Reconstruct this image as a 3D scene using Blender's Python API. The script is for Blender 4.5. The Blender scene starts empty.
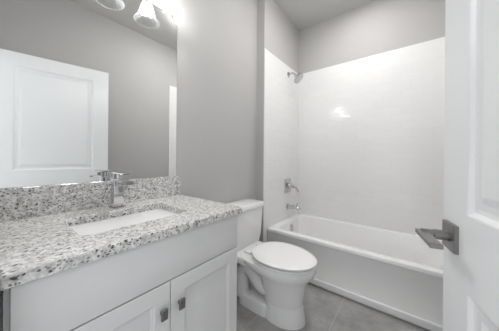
import bpy, bmesh, math
from mathutils import Vector, Matrix
C = bpy.context
S = C.scene
COL = S.collection
PI = math.pi

# ------------------------------------------------------------------ camera, world, exposure
cam_data = bpy.data.cameras.new('camera')
cam = bpy.data.objects.new('camera', cam_data)
COL.objects.link(cam)
cam_data.sensor_width = 36.0
cam_data.lens = 203.27 / 499.0 * 36.0
cam_data.shift_y = -7.6 / 499.0
cam_data.clip_start = 0.01
yaw, roll = math.radians(37.862), math.radians(0.493)
cam.matrix_world = (Matrix.Translation((1.2054, 0.0, 1.093))
                    @ Matrix.Rotation(yaw, 4, 'Z') @ Matrix.Rotation(PI / 2, 4, 'X')
                    @ Matrix.Rotation(roll, 4, 'Z'))
S.camera = cam

W = bpy.data.worlds.new('world')
S.world = W
W.use_nodes = True
W.node_tree.nodes['Background'].inputs[0].default_value = (0.96, 0.98, 1.0, 1)
W.node_tree.nodes['Background'].inputs[1].default_value = 0.36      # daylit room beyond the doorway
BULB = 66.0          # vanity bulbs
DOWNLIGHT = 32.0     # recessed light above the bathtub
FILL_LAMP = 11.5          # unseen ceiling lamp added to brighten the whole room
S.view_settings.view_transform = 'Standard'
S.view_settings.look = 'None'
S.view_settings.gamma = 1.0
S.view_settings.use_curve_mapping = False
S.view_settings.exposure = 1.88


# ------------------------------------------------------------------ materials
def new_mat(name, color=(0.8, 0.8, 0.8), rough=0.5, metal=0.0, coat=0.0, spec=0.5):
    m = bpy.data.materials.new(name)
    m.use_nodes = True
    b = m.node_tree.nodes['Principled BSDF']
    b.inputs['Base Color'].default_value = (*color, 1)
    b.inputs['Roughness'].default_value = rough
    b.inputs['Metallic'].default_value = metal
    b.inputs['Coat Weight'].default_value = coat
    b.inputs['Specular IOR Level'].default_value = spec
    return m


def nd(m, kind, **kw):
    n = m.node_tree.nodes.new(kind)
    for k, v in kw.items():
        setattr(n, k, v)
    return n


def lk(m, a, b):
    m.node_tree.links.new(a, b)


def bsdf(m):
    return m.node_tree.nodes['Principled BSDF']


def math_node(m, op, a, b=None):
    n = nd(m, 'ShaderNodeMath', operation=op)
    for i, v in enumerate((a, b)):
        if v is None:
            continue
        if isinstance(v, (int, float)):
            n.inputs[i].default_value = v
        else:
            lk(m, v, n.inputs[i])
    return n.outputs[0]


def ramp(m, fac, stops):
    r = nd(m, 'ShaderNodeValToRGB')
    while len(r.color_ramp.elements) < len(stops):
        r.color_ramp.elements.new(0.5)
    for e, (p, c) in zip(r.color_ramp.elements, stops):
        e.position = p
        e.color = (*c, 1)
    lk(m, fac, r.inputs[0])
    return r.outputs[0]


def mixc(m, fac, a, b, mode='MIX'):
    n = nd(m, 'ShaderNodeMix', data_type='RGBA', blend_type=mode)
    for i, v in ((0, fac), (6, a), (7, b)):
        if isinstance(v, (int, float)):
            n.inputs[i].default_value = v
        elif isinstance(v, tuple):
            n.inputs[i].default_value = (*v, 1)
        else:
            lk(m, v, n.inputs[i])
    return n.outputs[2]


def noise(m, co, scale, detail=2.0, rough=0.5):
    n = nd(m, 'ShaderNodeTexNoise')
    n.inputs['Scale'].default_value = scale
    n.inputs['Detail'].default_value = detail
    n.inputs['Roughness'].default_value = rough
    lk(m, co, n.inputs['Vector'])
    return n.outputs[0]


def bump(m, height, strength, dist):
    b = nd(m, 'ShaderNodeBump')
    b.inputs['Strength'].default_value = strength
    b.inputs['Distance'].default_value = dist
    lk(m, height, b.inputs['Height'])
    lk(m, b.outputs[0], bsdf(m).inputs['Normal'])


def painted(name, color, rough=0.8, tex=0.15):
    m = new_mat(name, color, rough, spec=0.2)
    tc = nd(m, 'ShaderNodeTexCoord')
    n = noise(m, tc.outputs['Object'], 220, 3)
    bump(m, n, tex, 0.001)
    return m


def granite():
    m = new_mat('speckled granite', rough=0.12, coat=0.15)
    co = nd(m, 'ShaderNodeTexCoord').outputs['Object']
    base = ramp(m, noise(m, co, 60, 4, 0.65),
                [(0.30, (0.36, 0.357, 0.352)), (0.47, (0.61, 0.606, 0.598)), (0.62, (0.80, 0.795, 0.785))])

    def specks(scale, lo, hi, pick, thr, stretch=(1, 1, 1)):
        mp = nd(m, 'ShaderNodeMapping')
        mp.inputs['Scale'].default_value = stretch
        lk(m, co, mp.inputs[0])
        wob = nd(m, 'ShaderNodeTexNoise')
        wob.inputs['Scale'].default_value = scale * 0.8
        lk(m, mp.outputs[0], wob.inputs['Vector'])
        add = nd(m, 'ShaderNodeMixRGB', blend_type='LINEAR_LIGHT')
        add.inputs[0].default_value = 0.6 / scale
        lk(m, mp.outputs[0], add.inputs[1])
        lk(m, wob.outputs[1], add.inputs[2])
        v = nd(m, 'ShaderNodeTexVoronoi')
        v.inputs['Scale'].default_value = scale
        lk(m, add.outputs[0], v.inputs['Vector'])
        d = ramp(m, v.outputs['Distance'], [(lo, (1, 1, 1)), (hi, (0, 0, 0))])
        sep = nd(m, 'ShaderNodeSeparateColor')
        lk(m, v.outputs['Color'], sep.inputs[0])
        on = math_node(m, 'LESS_THAN', sep.outputs[pick], thr)
        return math_node(m, 'MULTIPLY', d, on)
    c = mixc(m, specks(115, .35, .50, 1, .42), base, (0.42, 0.41, 0.40))
    c = mixc(m, specks(150, .32, .50, 2, .30, (1, .8, 1)), c, (0.19, 0.185, 0.18))
    c = mixc(m, specks(95, .24, .40, 0, .26, (1, .8, 1.1)), c, (0.055, 0.055, 0.057))
    c = mixc(m, specks(170, .30, .45, 1, .10), c, (0.22, 0.15, 0.11))
    lk(m, c, bsdf(m).inputs['Base Color'])
    return m


def subway(name, axis):
    m = new_mat(name, rough=0.12, spec=0.5)
    tc = nd(m, 'ShaderNodeTexCoord')
    sp = nd(m, 'ShaderNodeSeparateXYZ')
    lk(m, tc.outputs['Object'], sp.inputs[0])
    cb = nd(m, 'ShaderNodeCombineXYZ')
    lk(m, sp.outputs[axis], cb.inputs[0])
    lk(m, sp.outputs[2], cb.inputs[1])
    br = nd(m, 'ShaderNodeTexBrick', offset=0.5)
    for k, v in (('Scale', 1.0), ('Mortar Size', 0.0016), ('Mortar Smooth', 0.6),
                 ('Brick Width', 0.154), ('Row Height', 0.0765)):
        br.inputs[k].default_value = v
    br.inputs['Color1'].default_value = (0.84, 0.84, 0.835, 1)
    br.inputs['Color2'].default_value = (0.825, 0.825, 0.82, 1)
    br.inputs['Mortar'].default_value = (0.77, 0.77, 0.765, 1)
    lk(m, cb.outputs[0], br.inputs['Vector'])
    lk(m, br.outputs['Color'], bsdf(m).inputs['Base Color'])
    mp = nd(m, 'ShaderNodeMapping')
    mp.inputs['Scale'].default_value = (6, 6, 15)
    lk(m, tc.outputs['Object'], mp.inputs[0])
    wav = noise(m, mp.outputs[0], 1.3, 1)
    h = math_node(m, 'SUBTRACT', math_node(m, 'MULTIPLY', wav, 3.0), br.outputs['Fac'])
    bump(m, h, 0.28, 0.0016)
    return m


def floor_tile():
    m = new_mat('grey stone floor tile', rough=0.32)
    co = nd(m, 'ShaderNodeTexCoord').outputs['Object']
    sp = nd(m, 'ShaderNodeSeparateXYZ')
    lk(m, co, sp.inputs[0])
    cb = nd(m, 'ShaderNodeCombineXYZ')
    lk(m, math_node(m, 'ADD', sp.outputs[1], 2 * 0.86 - 0.89), cb.inputs[0])
    lk(m, math_node(m, 'ADD', sp.outputs[0], 2 * 0.43 - 0.39), cb.inputs[1])
    br = nd(m, 'ShaderNodeTexBrick', offset=0.0)
    for k, v in (('Scale', 1.0), ('Mortar Size', 0.0022), ('Mortar Smooth', 0.2),
                 ('Brick Width', 0.86), ('Row Height', 0.43)):
        br.inputs[k].default_value = v
    lk(m, cb.outputs[0], br.inputs['Vector'])
    n1 = noise(m, co, 4.5, 6, 0.62)
    n2 = noise(m, co, 34, 4, 0.6)
    c = ramp(m, n1, [(0.32, (0.27, 0.264, 0.26)), (0.52, (0.39, 0.382, 0.376)), (0.70, (0.51, 0.50, 0.493))])
    c = mixc(m, 0.22, c, ramp(m, n2, [(0.3, (0.17, 0.168, 0.166)), (0.7, (0.46, 0.455, 0.45))]))
    c = mixc(m, br.outputs['Fac'], c, (0.50, 0.49, 0.475))
    lk(m, c, bsdf(m).inputs['Base Color'])
    bump(m, math_node(m, 'SUBTRACT', 1.0, br.outputs['Fac']), 0.3, 0.001)
    return m


def thin_glass():
    m = bpy.data.materials.new('clear ribbed glass')
    m.use_nodes = True
    t = m.node_tree
    for n in list(t.nodes):
        if n.type != 'OUTPUT_MATERIAL':
            t.nodes.remove(n)
    out = [n for n in t.nodes if n.type == 'OUTPUT_MATERIAL'][0]
    tr = t.nodes.new('ShaderNodeBsdfTransparent')
    tr.inputs[0].default_value = (0.93, 0.94, 0.94, 1)
    gl = t.nodes.new('ShaderNodeBsdfGlossy')
    gl.inputs['Roughness'].default_value = 0.12
    gl.inputs[0].default_value = (1, 1, 1, 1)
    tl = t.nodes.new('ShaderNodeBsdfTranslucent')
    tl.inputs[0].default_value = (0.95, 0.96, 0.97, 1)
    lw = t.nodes.new('ShaderNodeLayerWeight')
    lw.inputs[0].default_value = 0.30
    mx0 = t.nodes.new('ShaderNodeMixShader')
    mx0.inputs[0].default_value = 0.10
    t.links.new(gl.outputs[0], mx0.inputs[1])
    t.links.new(tl.outputs[0], mx0.inputs[2])
    mx = t.nodes.new('ShaderNodeMixShader')
    t.links.new(lw.outputs['Facing'], mx.inputs[0])
    t.links.new(tr.outputs[0], mx.inputs[1])
    t.links.new(mx0.outputs[0], mx.inputs[2])
    t.links.new(mx.outputs[0], out.inputs[0])
    return m


def emitter(name, color, strength):
    m = new_mat(name, (0.9, 0.9, 0.9), 0.4)
    bsdf(m).inputs['Emission Color'].default_value = (*color, 1)
    bsdf(m).inputs['Emission Strength'].default_value = strength
    return m


M = dict(
    wall=painted('light grey wall paint', (0.495, 0.488, 0.481)),
    ceil=painted('matt ceiling paint', (0.62, 0.612, 0.60), 0.8),
    trim=new_mat('white trim paint', (0.76, 0.76, 0.76), 0.35),
    door=new_mat('white door paint', (0.83, 0.84, 0.85), 0.30),
    cab=new_mat('white cabinet paint', (0.69, 0.69, 0.69), 0.38),
    dark=new_mat('dark interior', (0.05, 0.05, 0.05), 0.8),
    granite=granite(),
    tile_x=subway('white glazed wall tile along x', 0),
    tile_y=subway('white glazed wall tile along y', 1),
    floor=floor_tile(),
    china=new_mat('white glazed china', (0.84, 0.84, 0.84), 0.10, coat=0.3),
    plastic=new_mat('white moulded plastic', (0.86, 0.86, 0.86), 0.22),
    enamel=new_mat('white tub enamel', (0.87, 0.87, 0.87), 0.14, coat=0.2),
    chrome=new_mat('polished chrome', (0.60, 0.60, 0.61), 0.08, metal=1.0),
    nickel=new_mat('brushed dark nickel', (0.27, 0.263, 0.257), 0.33, metal=1.0),
    mirror=new_mat('mirror silver', (0.90, 0.91, 0.905), 0.0, metal=1.0),
    edge=new_mat('polished mirror edge', (0.75, 0.80, 0.78), 0.15),
    rubber=new_mat('black rubber', (0.02, 0.02, 0.02), 0.6),
    hose=new_mat('braided steel hose', (0.55, 0.55, 0.55), 0.35, metal=0.8),
    glass=thin_glass(),
    bulb=emitter('lit bulb', (1.0, 0.985, 0.975), BULB),
    down=emitter('lit downlight lens', (1.0, 0.985, 0.975), DOWNLIGHT),
    flush=emitter('lit fill lamp diffuser', (1.0, 0.985, 0.975), FILL_LAMP),
)


# ------------------------------------------------------------------ mesh helpers
def finish(name, bm, mat, parent=None, smooth=False, angle=40, loc=None):
    bmesh.ops.recalc_face_normals(bm, faces=bm.faces)
    me = bpy.data.meshes.new(name)
    bm.to_mesh(me)
    bm.free()
    mats = mat if isinstance(mat, (list, tuple)) else [mat]
    for k in mats:
        me.materials.append(M[k])
    if smooth:
        for p in me.polygons:
            p.use_smooth = True
        me.set_sharp_from_angle(angle=math.radians(angle))
    o = bpy.data.objects.new(name, me)
    COL.objects.link(o)
    if parent is not None:
        o.parent = parent
    return o


def shift(bm, v):
    bmesh.ops.translate(bm, vec=Vector(v), verts=bm.verts)
    return bm


def NB():
    return bmesh.new()


def box(bm, x0, x1, y0, y1, z0, z1, bev=0.0, seg=2):
    r = bmesh.ops.create_cube(bm, size=1.0)
    vs = r['verts']
    for v in vs:
        v.co = Vector(((x0 + x1) / 2 + v.co.x * (x1 - x0), (y0 + y1) / 2 + v.co.y * (y1 - y0),
                       (z0 + z1) / 2 + v.co.z * (z1 - z0)))
    if bev > 0:
        es = list({e for v in vs for e in v.link_edges})
        bmesh.ops.bevel(bm, geom=es, offset=bev, segments=seg, profile=0.5, affect='EDGES')
    return bm


def loft(bm, rings, cap0=True, cap1=True, closed=True):
    vr = [[bm.verts.new(p) for p in r] for r in rings]
    n = len(vr[0])
    for a, b in zip(vr, vr[1:]):
        for i in range(n if closed else n - 1):
            j = (i + 1) % n
            bm.faces.new((a[i], a[j], b[j], b[i]))
    if cap0:
        bm.faces.new(list(reversed(vr[0])))
    if cap1:
        bm.faces.new(vr[-1])
    return vr


def lathe(bm, prof, centre, axis='Z', n=32, cap0=True, cap1=True):
    rings = []
    for r, h in prof:
        ring = []
        for i in range(n):
            a = 2 * PI * i / n
            u, v = r * math.cos(a), r * math.sin(a)
            p = {'Z': (u, v, h), 'X': (h, u, v), 'Y': (u, h, v)}[axis]
            ring.append(Vector(p) + Vector(centre))
        rings.append(ring)
    loft(bm, rings, cap0, cap1)
    return bm


def smooth_path(pts, sub=6):
    P = [Vector(p) for p in pts]
    if len(P) < 3:
        return P
    out = []
    for i in range(len(P) - 1):
        p0 = P[max(i - 1, 0)]
        p1, p2 = P[i], P[i + 1]
        p3 = P[min(i + 2, len(P) - 1)]
        for k in range(sub):
            t = k / sub
            out.append(0.5 * ((2 * p1) + (p2 - p0) * t + (2 * p0 - 5 * p1 + 4 * p2 - p3) * t * t
                              + (3 * p1 - p0 - 3 * p2 + p3) * t ** 3))
    out.append(P[-1])
    return out


def tube(bm, pts, rad, n=14, sub=6, flat=1.0):
    path = smooth_path(pts, sub)
    m = len(path)
    rads = rad if isinstance(rad, (list, tuple)) else [rad, rad]
    rings = []
    up = Vector((0, 1, 0))
    for i, p in enumerate(path):
        t = (path[min(i + 1, m - 1)] - path[max(i - 1, 0)]).normalized()
        if abs(t.dot(up)) > 0.95:
            up = Vector((0, 0, 1))
        a = t.cross(up).normalized()
        b = a.cross(t).normalized()
        up = b
        f = i / (m - 1) * (len(rads) - 1)
        k = min(int(f), len(rads) - 2)
        r = rads[k] + (rads[k + 1] - rads[k]) * (f - k)
        rings.append([p + a * r * math.cos(2 * PI * j / n) + b * r * flat * math.sin(2 * PI * j / n) for j in range(n)])
    loft(bm, rings)
    return bm


def rrect(x0, x1, y0, y1, r, z, n=6):
    pts = []
    r = max(min(r, (x1 - x0) / 2 - 1e-4, (y1 - y0) / 2 - 1e-4), 1e-4)
    for cx, cy, a0 in ((x1 - r, y1 - r, 0), (x0 + r, y1 - r, PI / 2), (x0 + r, y0 + r, PI), (x1 - r, y0 + r, 1.5 * PI)):
        for i in range(n + 1):
            a = a0 + PI / 2 * i / n
            pts.append(Vector((cx + r * math.cos(a), cy + r * math.sin(a), z)))
    return pts


def rrect_x(y0, y1, z0, z1, r, x, n=6):
    return [Vector((x, p.x, p.y)) for p in rrect(y0, y1, z0, z1, r, 0, n)]


def thing(name, loc, label, cat, rotz=0.0, group=None):
    o = bpy.data.objects.new(name, None)
    COL.objects.link(o)
    o.empty_display_size = 0.05
    o.location = loc
    o.rotation_euler = (0, 0, rotz)
    o['label'] = label
    o['category'] = cat
    if group:
        o['group'] = group
    o['base'] = 1
    del o['base']
    return o


def part(name, bm, mat, root, smooth=False, angle=40):
    """bm in world coordinates (root without rotation) -> child in root's frame"""
    shift(bm, -Vector(root_base(root)))
    return finish(name, bm, mat, root, smooth, angle)


def root_base(o):
    v = Vector((0, 0, 0))
    while o is not None:
        v = v + Vector(o.location)
        o = o.parent
    return v


def struct(name, bm, mat, smooth=False):
    o = finish(name, bm, mat, None, smooth)
    o['kind'] = 'structure'
    return o


def ring_panel(bm, u0, u1, v0, v1, rings, put):
    """rectangular rings (inset, height) lofted and capped; put(u, v, h) -> point"""
    rs = []
    for ins, h in rings:
        a, b, c, d = u0 + ins, u1 - ins, v0 + ins, v1 - ins
        rs.append([put(a, c, h), put(b, c, h), put(b, d, h), put(a, d, h)])
    loft(bm, rs, cap0=False, cap1=True)


# ------------------------------------------------------------------ the room
CEIL = 2.732
XW, YB, XA, YA = 1.625, 2.448, 0.091, 1.655     # right wall, back wall, alcove side wall, alcove start
YF = 0.010                                      # inner face of the doorway wall
TILE_TOP = 2.165

struct('floor', box(NB(), -0.12, 1.745, -0.9, YB + 0.12, -0.06, 0.0), 'floor')
struct('ceiling', box(NB(), -0.12, 1.745, -0.103, YB + 0.12, CEIL, CEIL + 0.06), 'ceil')
b = box(NB(), -0.12, 0.0, -0.103, YB + 0.12, 0, CEIL)
struct('wall_left', b, 'wall')
struct('wall_alcove_side', box(NB(), 0.0, XA, YA, YB + 0.12, 0, CEIL), 'wall')
struct('wall_right', box(NB(), XW, XW + 0.12, -0.103, YB + 0.12, 0, CEIL), 'wall')
struct('wall_back', box(NB(), XA, XW, YB, YB + 0.12, 0, CEIL), 'wall')
DX0, DX1, DZ = 0.60, 1.50, 2.0                  # doorway
b = box(NB(), 0.0, DX0 - 0.02, YF - 0.12, YF, 0, CEIL)
box(b, DX1 + 0.02, XW, YF - 0.12, YF, 0, CEIL)
box(b, DX0 - 0.02, DX1 + 0.02, YF - 0.12, YF, DZ + 0.02, CEIL)
struct('wall_front', b, 'wall')
b = box(NB(), DX0 - 0.02, DX0, YF - 0.12, YF, 0, DZ)
box(b, DX1, DX1 + 0.02, YF - 0.12, YF, 0, DZ)
box(b, DX0 - 0.02, DX1 + 0.02, YF - 0.12, YF, DZ, DZ + 0.02)
struct('trim_1', b, 'trim')                     # door frame lining
# tile claddings of the bathtub alcove
struct('trim_2', box(NB(), XA, XA + 0.0098, YA - 0.0005, YB - 0.0098, 0.0, TILE_TOP), 'tile_y')
struct('trim_3', box(NB(), XA, XW, YB - 0.0098, YB, 0.0, TILE_TOP), 'tile_x')
struct('trim_4', box(NB(), XW - 0.0098, XW, YA, YB - 0.0098, 0.0, TILE_TOP), 'tile_y')


def baseboard(name, x0, x1, y0, y1):
    struct(name, box(NB(), x0, x1, y0, y1, 0, 0.12, 0.003), 'trim')


baseboard('baseboard_left', 0.0, 0.013, 0.79, YA)
baseboard('baseboard_right', XW - 0.013, XW, YF + 0.013, YA)

# ------------------------------------------------------------------ the open door
DW, DH, DT = 0.785, 1.957, 0.035
ang = math.radians(90 + 11.98)
hx, hy = 1.285 + DW * math.sin(math.radians(11.98)), 0.771 - DW * math.cos(math.radians(11.98))
b = NB()
ST, zp = 0.123, [(0.25 - 0.012, 0.80 - 0.012), (0.969 - 0.012, 1.862 - 0.012)]


def slab(bm, x0, x1, z0, z1):
    box(bm, x0, x1, -DT, 0, z0, z1)


slab(b, 0, ST, 0, DH)
slab(b, DW - ST, DW, 0, DH)
slab(b, ST, DW - ST, 0, zp[0][0])
slab(b, ST, DW - ST, zp[0][1], zp[1][0])
slab(b, ST, DW - ST, zp[1][1], DH)
for z0, z1 in zp:
    prof = [(0, 0), (0.004, -0.001), (0.012, -0.007), (0.020, -0.009), (0.034, -0.009), (0.048, -0.004), (0.052, -0.0035)]
    ring_panel(b, ST, DW - ST, z0, z1, prof, lambda u, v, h: Vector((u, h, v)))
    ring_panel(b, ST, DW - ST, z0, z1, prof, lambda u, v, h: Vector((u, -DT - h, v)))
door = struct('door_1', b, 'door')
door.location = (hx, hy, 0.012)
door.rotation_euler = (0, 0, ang)
HX, HZ = DW - 0.053, 0.888                      # handle centre on the slab
b = NB()
loft(b, [[Vector((p.x + HX, y, p.y + HZ)) for p in rrect(-h, h, -h, h, 0.002, 0)] for h, y in
         ((0.0335, 0.0), (0.0335, 0.008), (0.0320, 0.0095))])
hd = finish('door_handle', b, 'nickel', door, True, 30)
b = lathe(NB(), [(0.0125, 0.0), (0.0125, 0.028), (0.0105, 0.030), (0.0105, 0.052)], (HX, 0.009, HZ), 'Y', 24)
finish('spindle', b, 'nickel', hd, True)
b = box(NB(), HX - 0.098, HX + 0.013, 0.048, 0.072, HZ - 0.0055, HZ + 0.0055, 0.0012, 1)
finish('lever', b, 'nickel', hd)
b = box(NB(), DW - 0.0002, DW + 0.0012, -DT + 0.006, -0.006, HZ - 0.028, HZ + 0.028)
finish('latch_plate', b, 'nickel', door)
for z in (0.2, 0.97, 1.75):
    b = lathe(NB(), [(0.006, -0.045), (0.006, 0.045)], (-0.004, 0.004, z), 'Z', 12)
    finish('hinge', b, 'nickel', door, True)

# ------------------------------------------------------------------ vanity
CY0, CY1, CD, CZ, CT = 0.0155, 0.784, 0.554, 0.847, 0.031
cab = thing('vanity_cabinet', (0.27, 0.39, 0), 'white vanity cabinet with wide plain drawer front above two framed doors', 'cabinet')
VY0, VY1, VX = 0.0215, 0.765, 0.522
b = NB()
zt = CZ - CT
box(b, 0.002, VX, VY0, VY0 + 0.018, 0.10, zt)
box(b, 0.002, VX, VY1 - 0.018, VY1, 0.10, zt)
box(b, 0.002, VX, VY0 + 0.018, VY1 - 0.018, 0.10, 0.118)
box(b, 0.002, 0.012, VY0 + 0.018, VY1 - 0.018, 0.118, zt)
box(b, VX - 0.018, VX, VY0 + 0.018, VY1 - 0.018, 0.60, 0.70)
box(b, VX - 0.018, VX, VY0 + 0.018, VY0 + 0.05, 0.118, zt)
box(b, VX - 0.018, VX, 0.36, 0.45, 0.118, 0.60)
box(b, VX - 0.018, VX, VY0 + 0.018, VY1 - 0.018, zt - 0.04, zt)
box(b, 0.002, 0.45, VY0, VY0 + 0.018, 0.0, 0.10)
box(b, 0.002, 0.45, VY1 - 0.018, VY1, 0.0, 0.10)
part('body', b, 'cab', cab)
b = box(NB(), 0.432, 0.45, VY0 + 0.018, VY1 - 0.018, 0.0, 0.10)
part('toe_kick', b, 'cab', cab)
part('filler_strip', box(NB(), 0.46, 0.478, YF + 0.0008, VY0, 0.0, zt), 'cab', cab)
FX0, FX1, FY0, FY1 = VX, 0.5405, 0.0305, 0.7635
b = box(NB(), FX0, FX1, FY0, FY1, 0.6555, zt - 0.004, 0.0025, 2)
part('drawer_front', b, 'cab', cab, True, 35)
mid = 0.4035
for y0, y1, ky in ((FY0, mid - 0.0015, mid - 0.0335), (mid + 0.0015, FY1, mid + 0.0345)):
    b = NB()
    z0, z1 = 0.112, 0.651
    put = lambda u, v, h: Vector((FX0 + h, u, v))
    t = FX1 - FX0
    ring_panel(b, y0, y1, z0, z1,
               [(0.3 * 0 + 0.0, 0.0), (0.0, t - 0.002), (0.002, t), (0.056, t), (0.060, t - 0.0035), (0.064, t - 0.0045), (0.067, t - 0.0085)], put)
    rr = [put(y0, z0, 0), put(y0, z1, 0), put(y1, z1, 0), put(y1, z0, 0)]
    b.faces.new([b.verts.new(p) for p in rr])
    bmesh.ops.remove_doubles(b, verts=b.verts, dist=1e-6)
    d = part('door', b, 'cab', cab)
    kz = 0.5585
    b = box(NB(), FX1, FX1 + 0.016, ky - 0.006, ky + 0.006, kz - 0.006, kz + 0.006, 0.001, 1)
    box(b, FX1 + 0.014, FX1 + 0.0235, ky - 0.0115, ky + 0.0115, kz - 0.0185, kz + 0.0185, 0.0015, 1)
    k = part('knob', b, 'nickel', d)

top = thing('vanity_countertop', (0.277, 0.40, zt), 'grey and white speckled granite countertop lying on the white vanity cabinet', 'countertop')
SX0, SX1, SY0, SY1, SR = 0.150, 0.418, 0.168, 0.610, 0.035
SY0, SY1 = 0.178, 0.572
b = NB()
NS = 8
hole = rrect(SX0, SX1, SY0, SY1, SR, CZ, NS)
outer = rrect(0.0, CD, CY0, CY1, 0.004, CZ, NS)
outer_b = rrect(0.003, CD - 0.003, CY0 + 0.003, CY1 - 0.003, 0.004, CZ, NS)


def zc(ring, z):
    return [Vector((p.x, p.y, z)) for p in ring]


hole_b = rrect(SX0 - 0.002, SX1 + 0.002, SY0 - 0.002, SY1 + 0.002, SR, CZ, NS)
vr = loft(b, [zc(outer_b, zt), zc(outer, zt + 0.002), zc(outer, CZ - 0.003), zc(outer_b, CZ), zc(hole_b, CZ), zc(hole, CZ - 0.002),
              zc(hole, zt)], False, False)
n = len(hole)
for i in range(n):
    j = (i + 1) % n
    b.faces.new((vr[-1][i], vr[-1][j], vr[0][j], vr[0][i]))
part('slab', b, 'granite', top, True, 20)
b = box(NB(), 0.0, 0.020, CY0, CY1, CZ, CZ + 0.1236, 0.0015, 1)
o = finish('backsplash', b, 'granite')
o['label'] = 'upright granite backsplash strip under the wall mirror'
o['category'] = 'backsplash'

sink = thing('undermount_sink', (0.283, 0.388, zt - 0.13), 'white rectangular sink bowl under the granite countertop', 'sink')
b = NB()
e = 0.006


def sk(ins, z, r):
    return rrect(SX0 - e + ins, SX1 + e - ins, SY0 - e + ins, SY1 + e - ins, r, z, NS)


loft(b, [sk(-0.02, zt - 0.0005, SR + .02), sk(0.0, zt - 0.0005, SR), sk(0.008, zt - 0.05, SR), sk(0.022, zt - 0.105, .05), sk(0.05, zt - 0.128, .06),
         sk(0.11, zt - 0.134, .04), sk(0.11, zt - 0.146, .04), sk(0.03, zt - 0.138, .07), sk(0.0, zt - 0.105, .06), sk(-0.01, zt - 0.02, SR + .01), sk(-0.02, zt - 0.01, SR + .02)],
     True, True)
part('basin', b, 'china', sink, True, 50)
b = lathe(NB(), [(0.022, 0.0), (0.022, 0.003), (0.018, 0.005), (0.004, 0.005)], (0.283, 0.388, zt - 0.1345), 'Z', 24)
part('drain', b, 'chrome', sink, True)

FXC, FYC = 0.092, 0.388
fau = thing('sink_faucet', (FXC, FYC, CZ), 'chrome single-handle faucet standing behind the sink', 'faucet')
b = box(NB(), FXC - 0.027, FXC + 0.027, FYC - 0.027, FYC + 0.027, CZ, CZ + 0.006, 0.0015, 1)
part('base_plate', b, 'chrome', fau)
b = box(NB(), FXC - 0.021, FXC + 0.021, FYC - 0.023, FYC + 0.023, CZ + 0.006, CZ + 0.142, 0.003, 2)
part('body', b, 'chrome', fau, True, 35)
b = NB()
loft(b, [rrect_x(FYC - 0.019, FYC + 0.019, z0, z1, 0.003, x) for x, z0, z1 in
         ((FXC + 0.019, 0.953, 0.983), (FXC + 0.06, 0.958, 0.984), (FXC + 0.132, 0.966, 0.984), (FXC + 0.134, 0.968, 0.982))])
part('spout', b, 'chrome', fau, True, 35)
b = lathe(NB(), [(0.0185, 0.0), (0.0185, 0.022)], (FXC, FYC, CZ + 0.142), 'Z', 24)
part('handle_cartridge', b, 'chrome', fau, True)
b = box(NB(), FXC - 0.021, FXC + 0.112, FYC - 0.018, FYC + 0.018, CZ + 0.164, CZ + 0.172, 0.002, 1)
part('lever_handle', b, 'chrome', fau)

# ------------------------------------------------------------------ mirror
b = box(NB(), 0.0, 0.006, 0.0105, 0.758, CZ + 0.1246, 2.005)
o = finish('wall_mirror', b, ['edge', 'mirror'])
for p in o.data.polygons:
    if p.normal.x > 0.9:
        p.material_index = 1
o['label'] = 'large frameless wall mirror standing above the granite backsplash'
o['category'] = 'mirror'

# ------------------------------------------------------------------ vanity light
VLY, VLZ, VLX = 0.405, 2.128, 0.120
vl = thing('vanity_light', (0.0, VLY, VLZ), 'chrome three-lamp wall light with flared clear glass shades above mirror', 'light')
b = NB()
loft(b, [rrect_x(VLY - 0.29 + i, VLY + 0.29 - i, VLZ - 0.055 + i, VLZ + 0.055 - i, 0.03, x) for x, i in ((0.0, 0), (0.016, 0), (0.022, 0.006))])
part('back_plate', b, 'chrome', vl, True, 35)
for dy in (-0.210, 0.0, 0.210):
    y = VLY + dy
    b = tube(NB(), [(0.02, y, VLZ), (0.075, y, VLZ + 0.004), (0.11, y, VLZ - 0.004), (VLX, y, VLZ - 0.03)], 0.008)
    a = part('arm', b, 'chrome', vl, True)
    b = lathe(NB(), [(0.012, 0.034), (0.023, 0.03), (0.024, -0.012), (0.020, -0.02)], (VLX, y, VLZ - 0.05), 'Z', 24)
    part('socket', b, 'chrome', a, True)
    b = NB()
    nn = 72

    def fl(r, z, k):
        return [Vector((VLX + r * (1 + k * math.cos(18 * 2 * PI * i / nn)) * math.cos(2 * PI * i / nn),
                        y + r * (1 + k * math.cos(18 * 2 * PI * i / nn)) * math.sin(2 * PI * i / nn), z)) for i in range(nn)]
    zt0 = VLZ - 0.055
    outp = [(0.025, 0.0, 0), (0.031, -0.015, .01), (0.036, -0.035, .02), (0.044, -0.06, .025), (0.055, -0.088, .025), (0.066, -0.107, .025), (0.0735, -0.115, .02)]
    inp = [(r - 0.0025, z, k) for r, z, k in reversed(outp)]
    loft(b, [fl(r, zt0 + z, k) for r, z, k in outp + inp], False, False)
    bead = [Vector((VLX + .0725 * math.cos(2 * PI * i / 48), y + .0725 * math.sin(2 * PI * i / 48), zt0 - .1155)) for i in range(48)]
    rg = [[c + Vector(((c.x - VLX) / .0725 * .0028 * math.cos(k * PI / 4), (c.y - y) / .0725 * .0028 * math.cos(k * PI / 4), .0028 * math.sin(k * PI / 4)))
           for k in range(8)] for c in bead]
    loft(b, rg + rg[:1], False, False)
    part('glass_shade', b, 'glass', vl, True, 60)
    b = NB()
    bmesh.ops.create_uvsphere(b, u_segments=20, v_segments=12, radius=0.020)
    for v in b.verts:
        if v.co.z > 0:
            v.co.z *= 1.5
            v.co.x *= 1 - 0.35 * v.co.z / 0.04
            v.co.y *= 1 - 0.35 * v.co.z / 0.04
    shift(b, (VLX, y, VLZ - 0.108))
    part('bulb', b, 'bulb', vl, True, 180)

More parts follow.
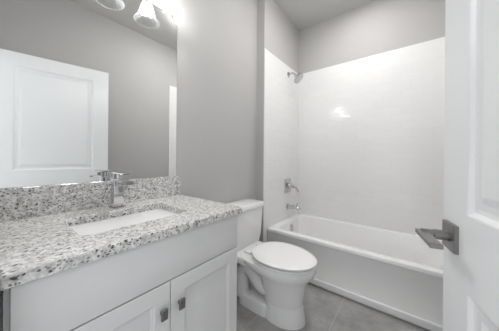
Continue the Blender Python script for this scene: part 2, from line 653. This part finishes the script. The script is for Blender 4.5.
# ------------------------------------------------------------------ recessed light, and a round lamp added as fill (above the frame)
dl = thing('recessed_light', (0.86, 2.0, CEIL), 'white recessed ceiling light above the bathtub', 'light')
part('trim_ring', lathe(NB(), [(0.075, 0.0), (0.073, -0.006), (0.058, -0.008), (0.056, -0.002)], (0.86, 2.0, CEIL), 'Z', 36, False, False), 'trim', dl, True)
part('lens', lathe(NB(), [(0.056, -0.001), (0.056, -0.003)], (0.86, 2.0, CEIL), 'Z', 36), 'down', dl, True)
fm = thing('added_fill_lamp', (0.85, 1.45, CEIL), 'unseen round ceiling lamp added as fill light over the floor', 'light')
part('canopy', lathe(NB(), [(0.18, 0.0), (0.18, -0.015), (0.17, -0.018)], (0.85, 1.45, CEIL), 'Z', 40), 'chrome', fm, True)
part('diffuser', lathe(NB(), [(0.17, -0.018), (0.168, -0.030), (0.14, -0.055), (0.07, -0.070), (0.005, -0.073)], (0.85, 1.45, CEIL), 'Z', 40), 'flush', fm, True)

# ------------------------------------------------------------------ bathtub and its fittings
TX0, TX1, TY0, TY1, TZ = XA + 0.0101, XW - 0.0101, 1.7150, YB - 0.0101, 0.395
tub = thing('bathtub', ((TX0 + TX1) / 2, (TY0 + TY1) / 2, 0), 'white alcove bathtub with plain apron against white tiled walls', 'bathtub')
b = NB()


def tr(y0, z, ins=0.0, r=0.012):
    return rrect(TX0 + ins, TX1 - ins, y0, TY1 - ins, r, z, 8)


def bas(x0, x1, y0, y1, r, z):
    return rrect(x0, x1, y0, y1, r, z, 8)


loft(b, [tr(TY0 + .022, 0), tr(TY0 + .022, .020), tr(TY0, .022), tr(TY0, .060), tr(TY0 + .003, .064), tr(TY0 + .010, .066),
         tr(TY0 + .012, .070), tr(TY0 + .009, .352), tr(TY0 + .004, .361), tr(TY0, .366), tr(TY0, TZ - .012), tr(TY0 + .004, TZ - .004, .0), tr(TY0 + .012, TZ, .004, .02),
         bas(TX0 + .062, TX1 - .085, TY0 + .070, TY1 - .045, .10, TZ),
         bas(TX0 + .069, TX1 - .093, TY0 + .077, TY1 - .052, .10, TZ - .004),
         bas(TX0 + .075, TX1 - .10, TY0 + .083, TY1 - .058, .10, TZ - .018),
         bas(TX0 + .095, TX1 - .20, TY0 + .105, TY1 - .085, .12, .20),
         bas(TX0 + .115, TX1 - .27, TY0 + .120, TY1 - .10, .12, .115),
         bas(TX0 + .16, TX1 - .32, TY0 + .15, TY1 - .13, .11, .078),
         bas(TX0 + .21, TX1 - .38, TY0 + .20, TY1 - .18, .08, .070)], True, True)
part('shell', b, 'enamel', tub, True, 32)
OX = TX0 + 0.083
b = NB()
loft(b, [[Vector((x + (p.y - 0.30) * -0.11, p.x, p.y)) for p in rrect(2.095 - h, 2.095 + h, 0.315 - h * 1.35, 0.315 + h * 1.35, h, 0)]
         for h, x in ((0.032, OX - .012), (0.032, OX + .006), (0.027, OX + .012))])
part('overflow_plate', b, 'chrome', tub, True, 35)
part('drain', lathe(NB(), [(0.03, 0.0), (0.03, 0.004), (0.02, 0.007), (0.004, 0.007)], (TX0 + .27, 2.09, 0.0695), 'Z', 24), 'chrome', tub, True)

XT = XA + 0.0098
PY = 2.15
sv = thing('shower_valve', (XT, PY, 0.765), 'chrome shower valve plate with lever on tiled wall above tub spout', 'valve')
b = NB()
loft(b, [rrect_x(PY - .078 + i, PY + .078 - i, .775 - .08 + i, .775 + .08 - i, .02, x) for x, i in ((XT, 0), (XT + .006, 0), (XT + .011, .006))])
part('escutcheon', b, 'chrome', sv, True, 35)
b = lathe(NB(), [(0.033, 0.0), (0.031, 0.03), (0.026, 0.034), (0.026, 0.062), (0.022, 0.066)], (XT + .010, PY, .775), 'X', 28)
part('hub', b, 'chrome', sv, True, 35)
b = tube(NB(), [(XT + .06, PY, .775), (XT + .085, PY + .02, .765), (XT + .10, PY + .045, .735), (XT + .104, PY + .06, .70)], [.017, .014, .012, .011], 12, 5, 0.7)
part('lever', b, 'chrome', sv, True)

ts = thing('tub_spout', (XT, PY, 0.525), 'chrome tub spout on tiled wall below the shower valve', 'tap')
b = lathe(NB(), [(0.036, 0.0), (0.036, 0.008), (0.029, 0.012)], (XT, PY, .530), 'X', 24)
part('flange', b, 'chrome', ts, True, 35)
b = tube(NB(), [(XT + .01, PY, .530), (XT + .07, PY, .530), (XT + .125, PY, .526), (XT + .152, PY, .505)], [.025, .026, .026, .022], 18, 5)
part('nozzle', b, 'chrome', ts, True, 50)
b = lathe(NB(), [(0.006, 0.0), (0.006, 0.018), (0.010, 0.02), (0.010, 0.032)], (XT + .12, PY, .548), 'Z', 14)
part('diverter_knob', b, 'chrome', ts, True, 35)

SHZ = 2.07
sh = thing('shower_fixture', (XT, PY, SHZ), 'chrome round shower head on bent arm near top of tiled wall', 'shower head')
b = lathe(NB(), [(0.031, 0.0), (0.030, 0.006), (0.018, 0.012), (0.012, 0.014)], (XT, PY, SHZ), 'X', 24)
part('flange', b, 'chrome', sh, True, 35)
b = tube(NB(), [(XT + .008, PY, SHZ), (XT + .035, PY, SHZ + .006), (XT + .06, PY, SHZ - .002), (XT + .09, PY, SHZ - .03)], .0105, 12)
part('arm', b, 'chrome', sh, True)
b = lathe(NB(), [(0.013, 0.030), (0.016, 0.012), (0.022, 0.0), (0.030, -0.014), (0.058, -0.028), (0.062, -0.034), (0.062, -0.044), (0.057, -0.047), (0.01, -0.047)], (0, 0, 0), 'Z', 32)
bmesh.ops.rotate(b, cent=(0, 0, 0), matrix=Matrix.Rotation(math.radians(-44), 3, 'Y'), verts=b.verts)
shift(b, (XT + .100, PY, SHZ - .045))
part('spray_head', b, 'chrome', sh, True, 35)

# ------------------------------------------------------------------ toilet
TC = 1.275
to = thing('toilet', (0.40, TC, 0), 'white two-piece toilet with closed lid between the vanity and the bathtub', 'toilet')


def egg(xb, xf, hw, z, n=40, sq=2.3, wide=0.0):
    """outline in plan: back at xb, front at xf, half width hw; front rounder than back"""
    cx = xb + (xf - xb) * (0.46 + wide)
    pts = []
    for i in range(n):
        a = 2 * PI * i / n
        c, s = math.cos(a), math.sin(a)
        p = 2.0 / sq if c < 0 else 1.0
        rx = (xf - cx) if c >= 0 else (cx - xb)
        pts.append(Vector((cx + rx * math.copysign(abs(c) ** p, c), TC + hw * math.copysign(abs(s) ** (p if c < 0 else 1.0), s), z)))
    return pts


b = NB()
loft(b, [egg(.385, .683, .118, .0), egg(.385, .683, .118, .008), egg(.387, .678, .1145, .035), egg(.391, .671, .110, .075), egg(.40, .662, .106, .14),
         egg(.39, .664, .112, .12), egg(.36, .685, .130, .255), egg(.315, .715, .155, .305), egg(.25, .738, .172, .330, sq=2.6), egg(.20, .746, .178, .352, sq=2.9),
         egg(.19, .748, .179, .374, sq=2.9), egg(.196, .743, .174, .382, sq=2.9), egg(.32, .70, .13, .382)], True, True)
# foot plinth behind the column
loft(b, [rrect(.155, .50, TC - .114, TC + .114, .10, 0, 9), rrect(.155, .50, TC - .112, TC + .112, .10, .055, 9),
         rrect(.163, .50, TC - .103, TC + .103, .095, .076, 9), rrect(.185, .50, TC - .08, TC + .08, .075, .087, 9)])
# rear deck carrying the tank
loft(b, [rrect(.10, .34, TC - .10, TC + .10, .04, .30), rrect(.06, .36, TC - .165, TC + .145, .05, .335), rrect(.045, .34, TC - .165, TC + .165, .05, .352),
         rrect(.045, .34, TC - .165, TC + .165, .05, .372), rrect(.05, .335, TC - .159, TC + .159, .05, .3797)])
# trapway
for s in (-1, 1):
    tube(b, [(.50, TC + s * .045, .21), (.43, TC + s * .055, .175), (.375, TC + s * .058, .18), (.325, TC + s * .06, .225), (.275, TC + s * .06, .262),
             (.225, TC + s * .06, .245), (.205, TC + s * .06, .165), (.21, TC + s * .06, .05)], [.045, .050, .050, .050, .050, .050, .050, .053], 16, 6)
part('bowl', b, 'china', to, True, 40)
for s in (-1, 1):
    b = NB()
    bmesh.ops.create_uvsphere(b, u_segments=14, v_segments=8, radius=0.012)
    shift(b, (.30, TC + s * .092, .083))
    part('bolt_cap', b, 'plastic', to, True, 180)
b = NB()
loft(b, [rrect(.025, .195, TC - .195, TC + .195, .035, .382), rrect(.022, .203, TC - .208, TC + .208, .035, .44), rrect(.018, .212, TC - .222, TC + .222, .035, .672)])
part('tank', b, 'china', to, True, 40)
b = NB()
loft(b, [rrect(.012, .216, TC - .228, TC + .228, .036, .672), rrect(.010, .222, TC - .233, TC + .233, .038, .680), rrect(.010, .222, TC - .233, TC + .233, .038, .698),
         rrect(.016, .216, TC - .227, TC + .227, .036, .711), rrect(.03, .20, TC - .21, TC + .21, .03, .715)])
part('tank_lid', b, 'china', to, True, 40)
b = NB()
lathe(b, [(0.016, 0.0), (0.016, 0.010), (0.011, 0.016)], (.2105, TC - .185, .635), 'X', 18)
tube(b, [(.226, TC - .185, .635), (.232, TC - .20, .633), (.232, TC - .228, .63)], [.009, .008, .006], 10, 5)
part('flush_lever', b, 'chrome', to, True, 40)
b = NB()
loft(b, [egg(.296, .746, .180, .3845, sq=2.05), egg(.290, .751, .184, .389, sq=2.05), egg(.290, .751, .184, .395, sq=2.05), egg(.296, .746, .180, .3985, sq=2.05)])
part('seat', b, 'plastic', to, True, 40)
b = NB()
loft(b, [egg(.293, .747, .182, .4080, sq=2.05), egg(.287, .753, .187, .411, sq=2.05), egg(.287, .753, .187, .418, sq=2.05), egg(.294, .746, .181, .4235, sq=2.05),
         egg(.32, .72, .150, .4275, sq=2.05), egg(.41, .62, .06, .429, sq=2.05)])
part('seat_lid', b, 'plastic', to, True, 40)
for s in (-1, 1):
    b = box(NB(), .236, .300, TC + s * .075 - .018, TC + s * .075 + .018, .380, .400, .006, 2)
    part('seat_hinge', b, 'plastic', to, True, 40)

vs = thing('toilet_shutoff_valve', (0.013, 1.405, .12), 'small chrome shut-off valve with hose on wall beside the toilet', 'valve')
b = lathe(NB(), [(0.028, 0.0), (0.026, 0.005), (0.012, 0.008)], (0.0, 1.405, .12), 'X', 20)
part('flange', b, 'chrome', vs, True, 35)
b = lathe(NB(), [(0.010, 0.0), (0.010, 0.03), (0.014, 0.032), (0.014, 0.062), (0.008, 0.066), (0.008, 0.078)], (0.004, 1.405, .12), 'X', 18)
part('stem', b, 'chrome', vs, True, 35)
b = NB()
loft(b, [[Vector((x, 1.405 + 0.028 * s * math.cos(2 * PI * i / 28), .12 + 0.018 * s * math.sin(2 * PI * i / 28))) for i in range(28)] for x, s in ((.080, .8), (.083, 1), (.090, 1), (.093, .8))])
part('handwheel', b, 'chrome', vs, True, 35)
b = tube(NB(), [(.055, 1.405, .132), (.055, 1.415, .20), (.06, 1.44, .28), (.085, 1.45, .34), (.10, 1.45, .3815)], .0065, 10)
part('hose', b, 'hose', vs, True)
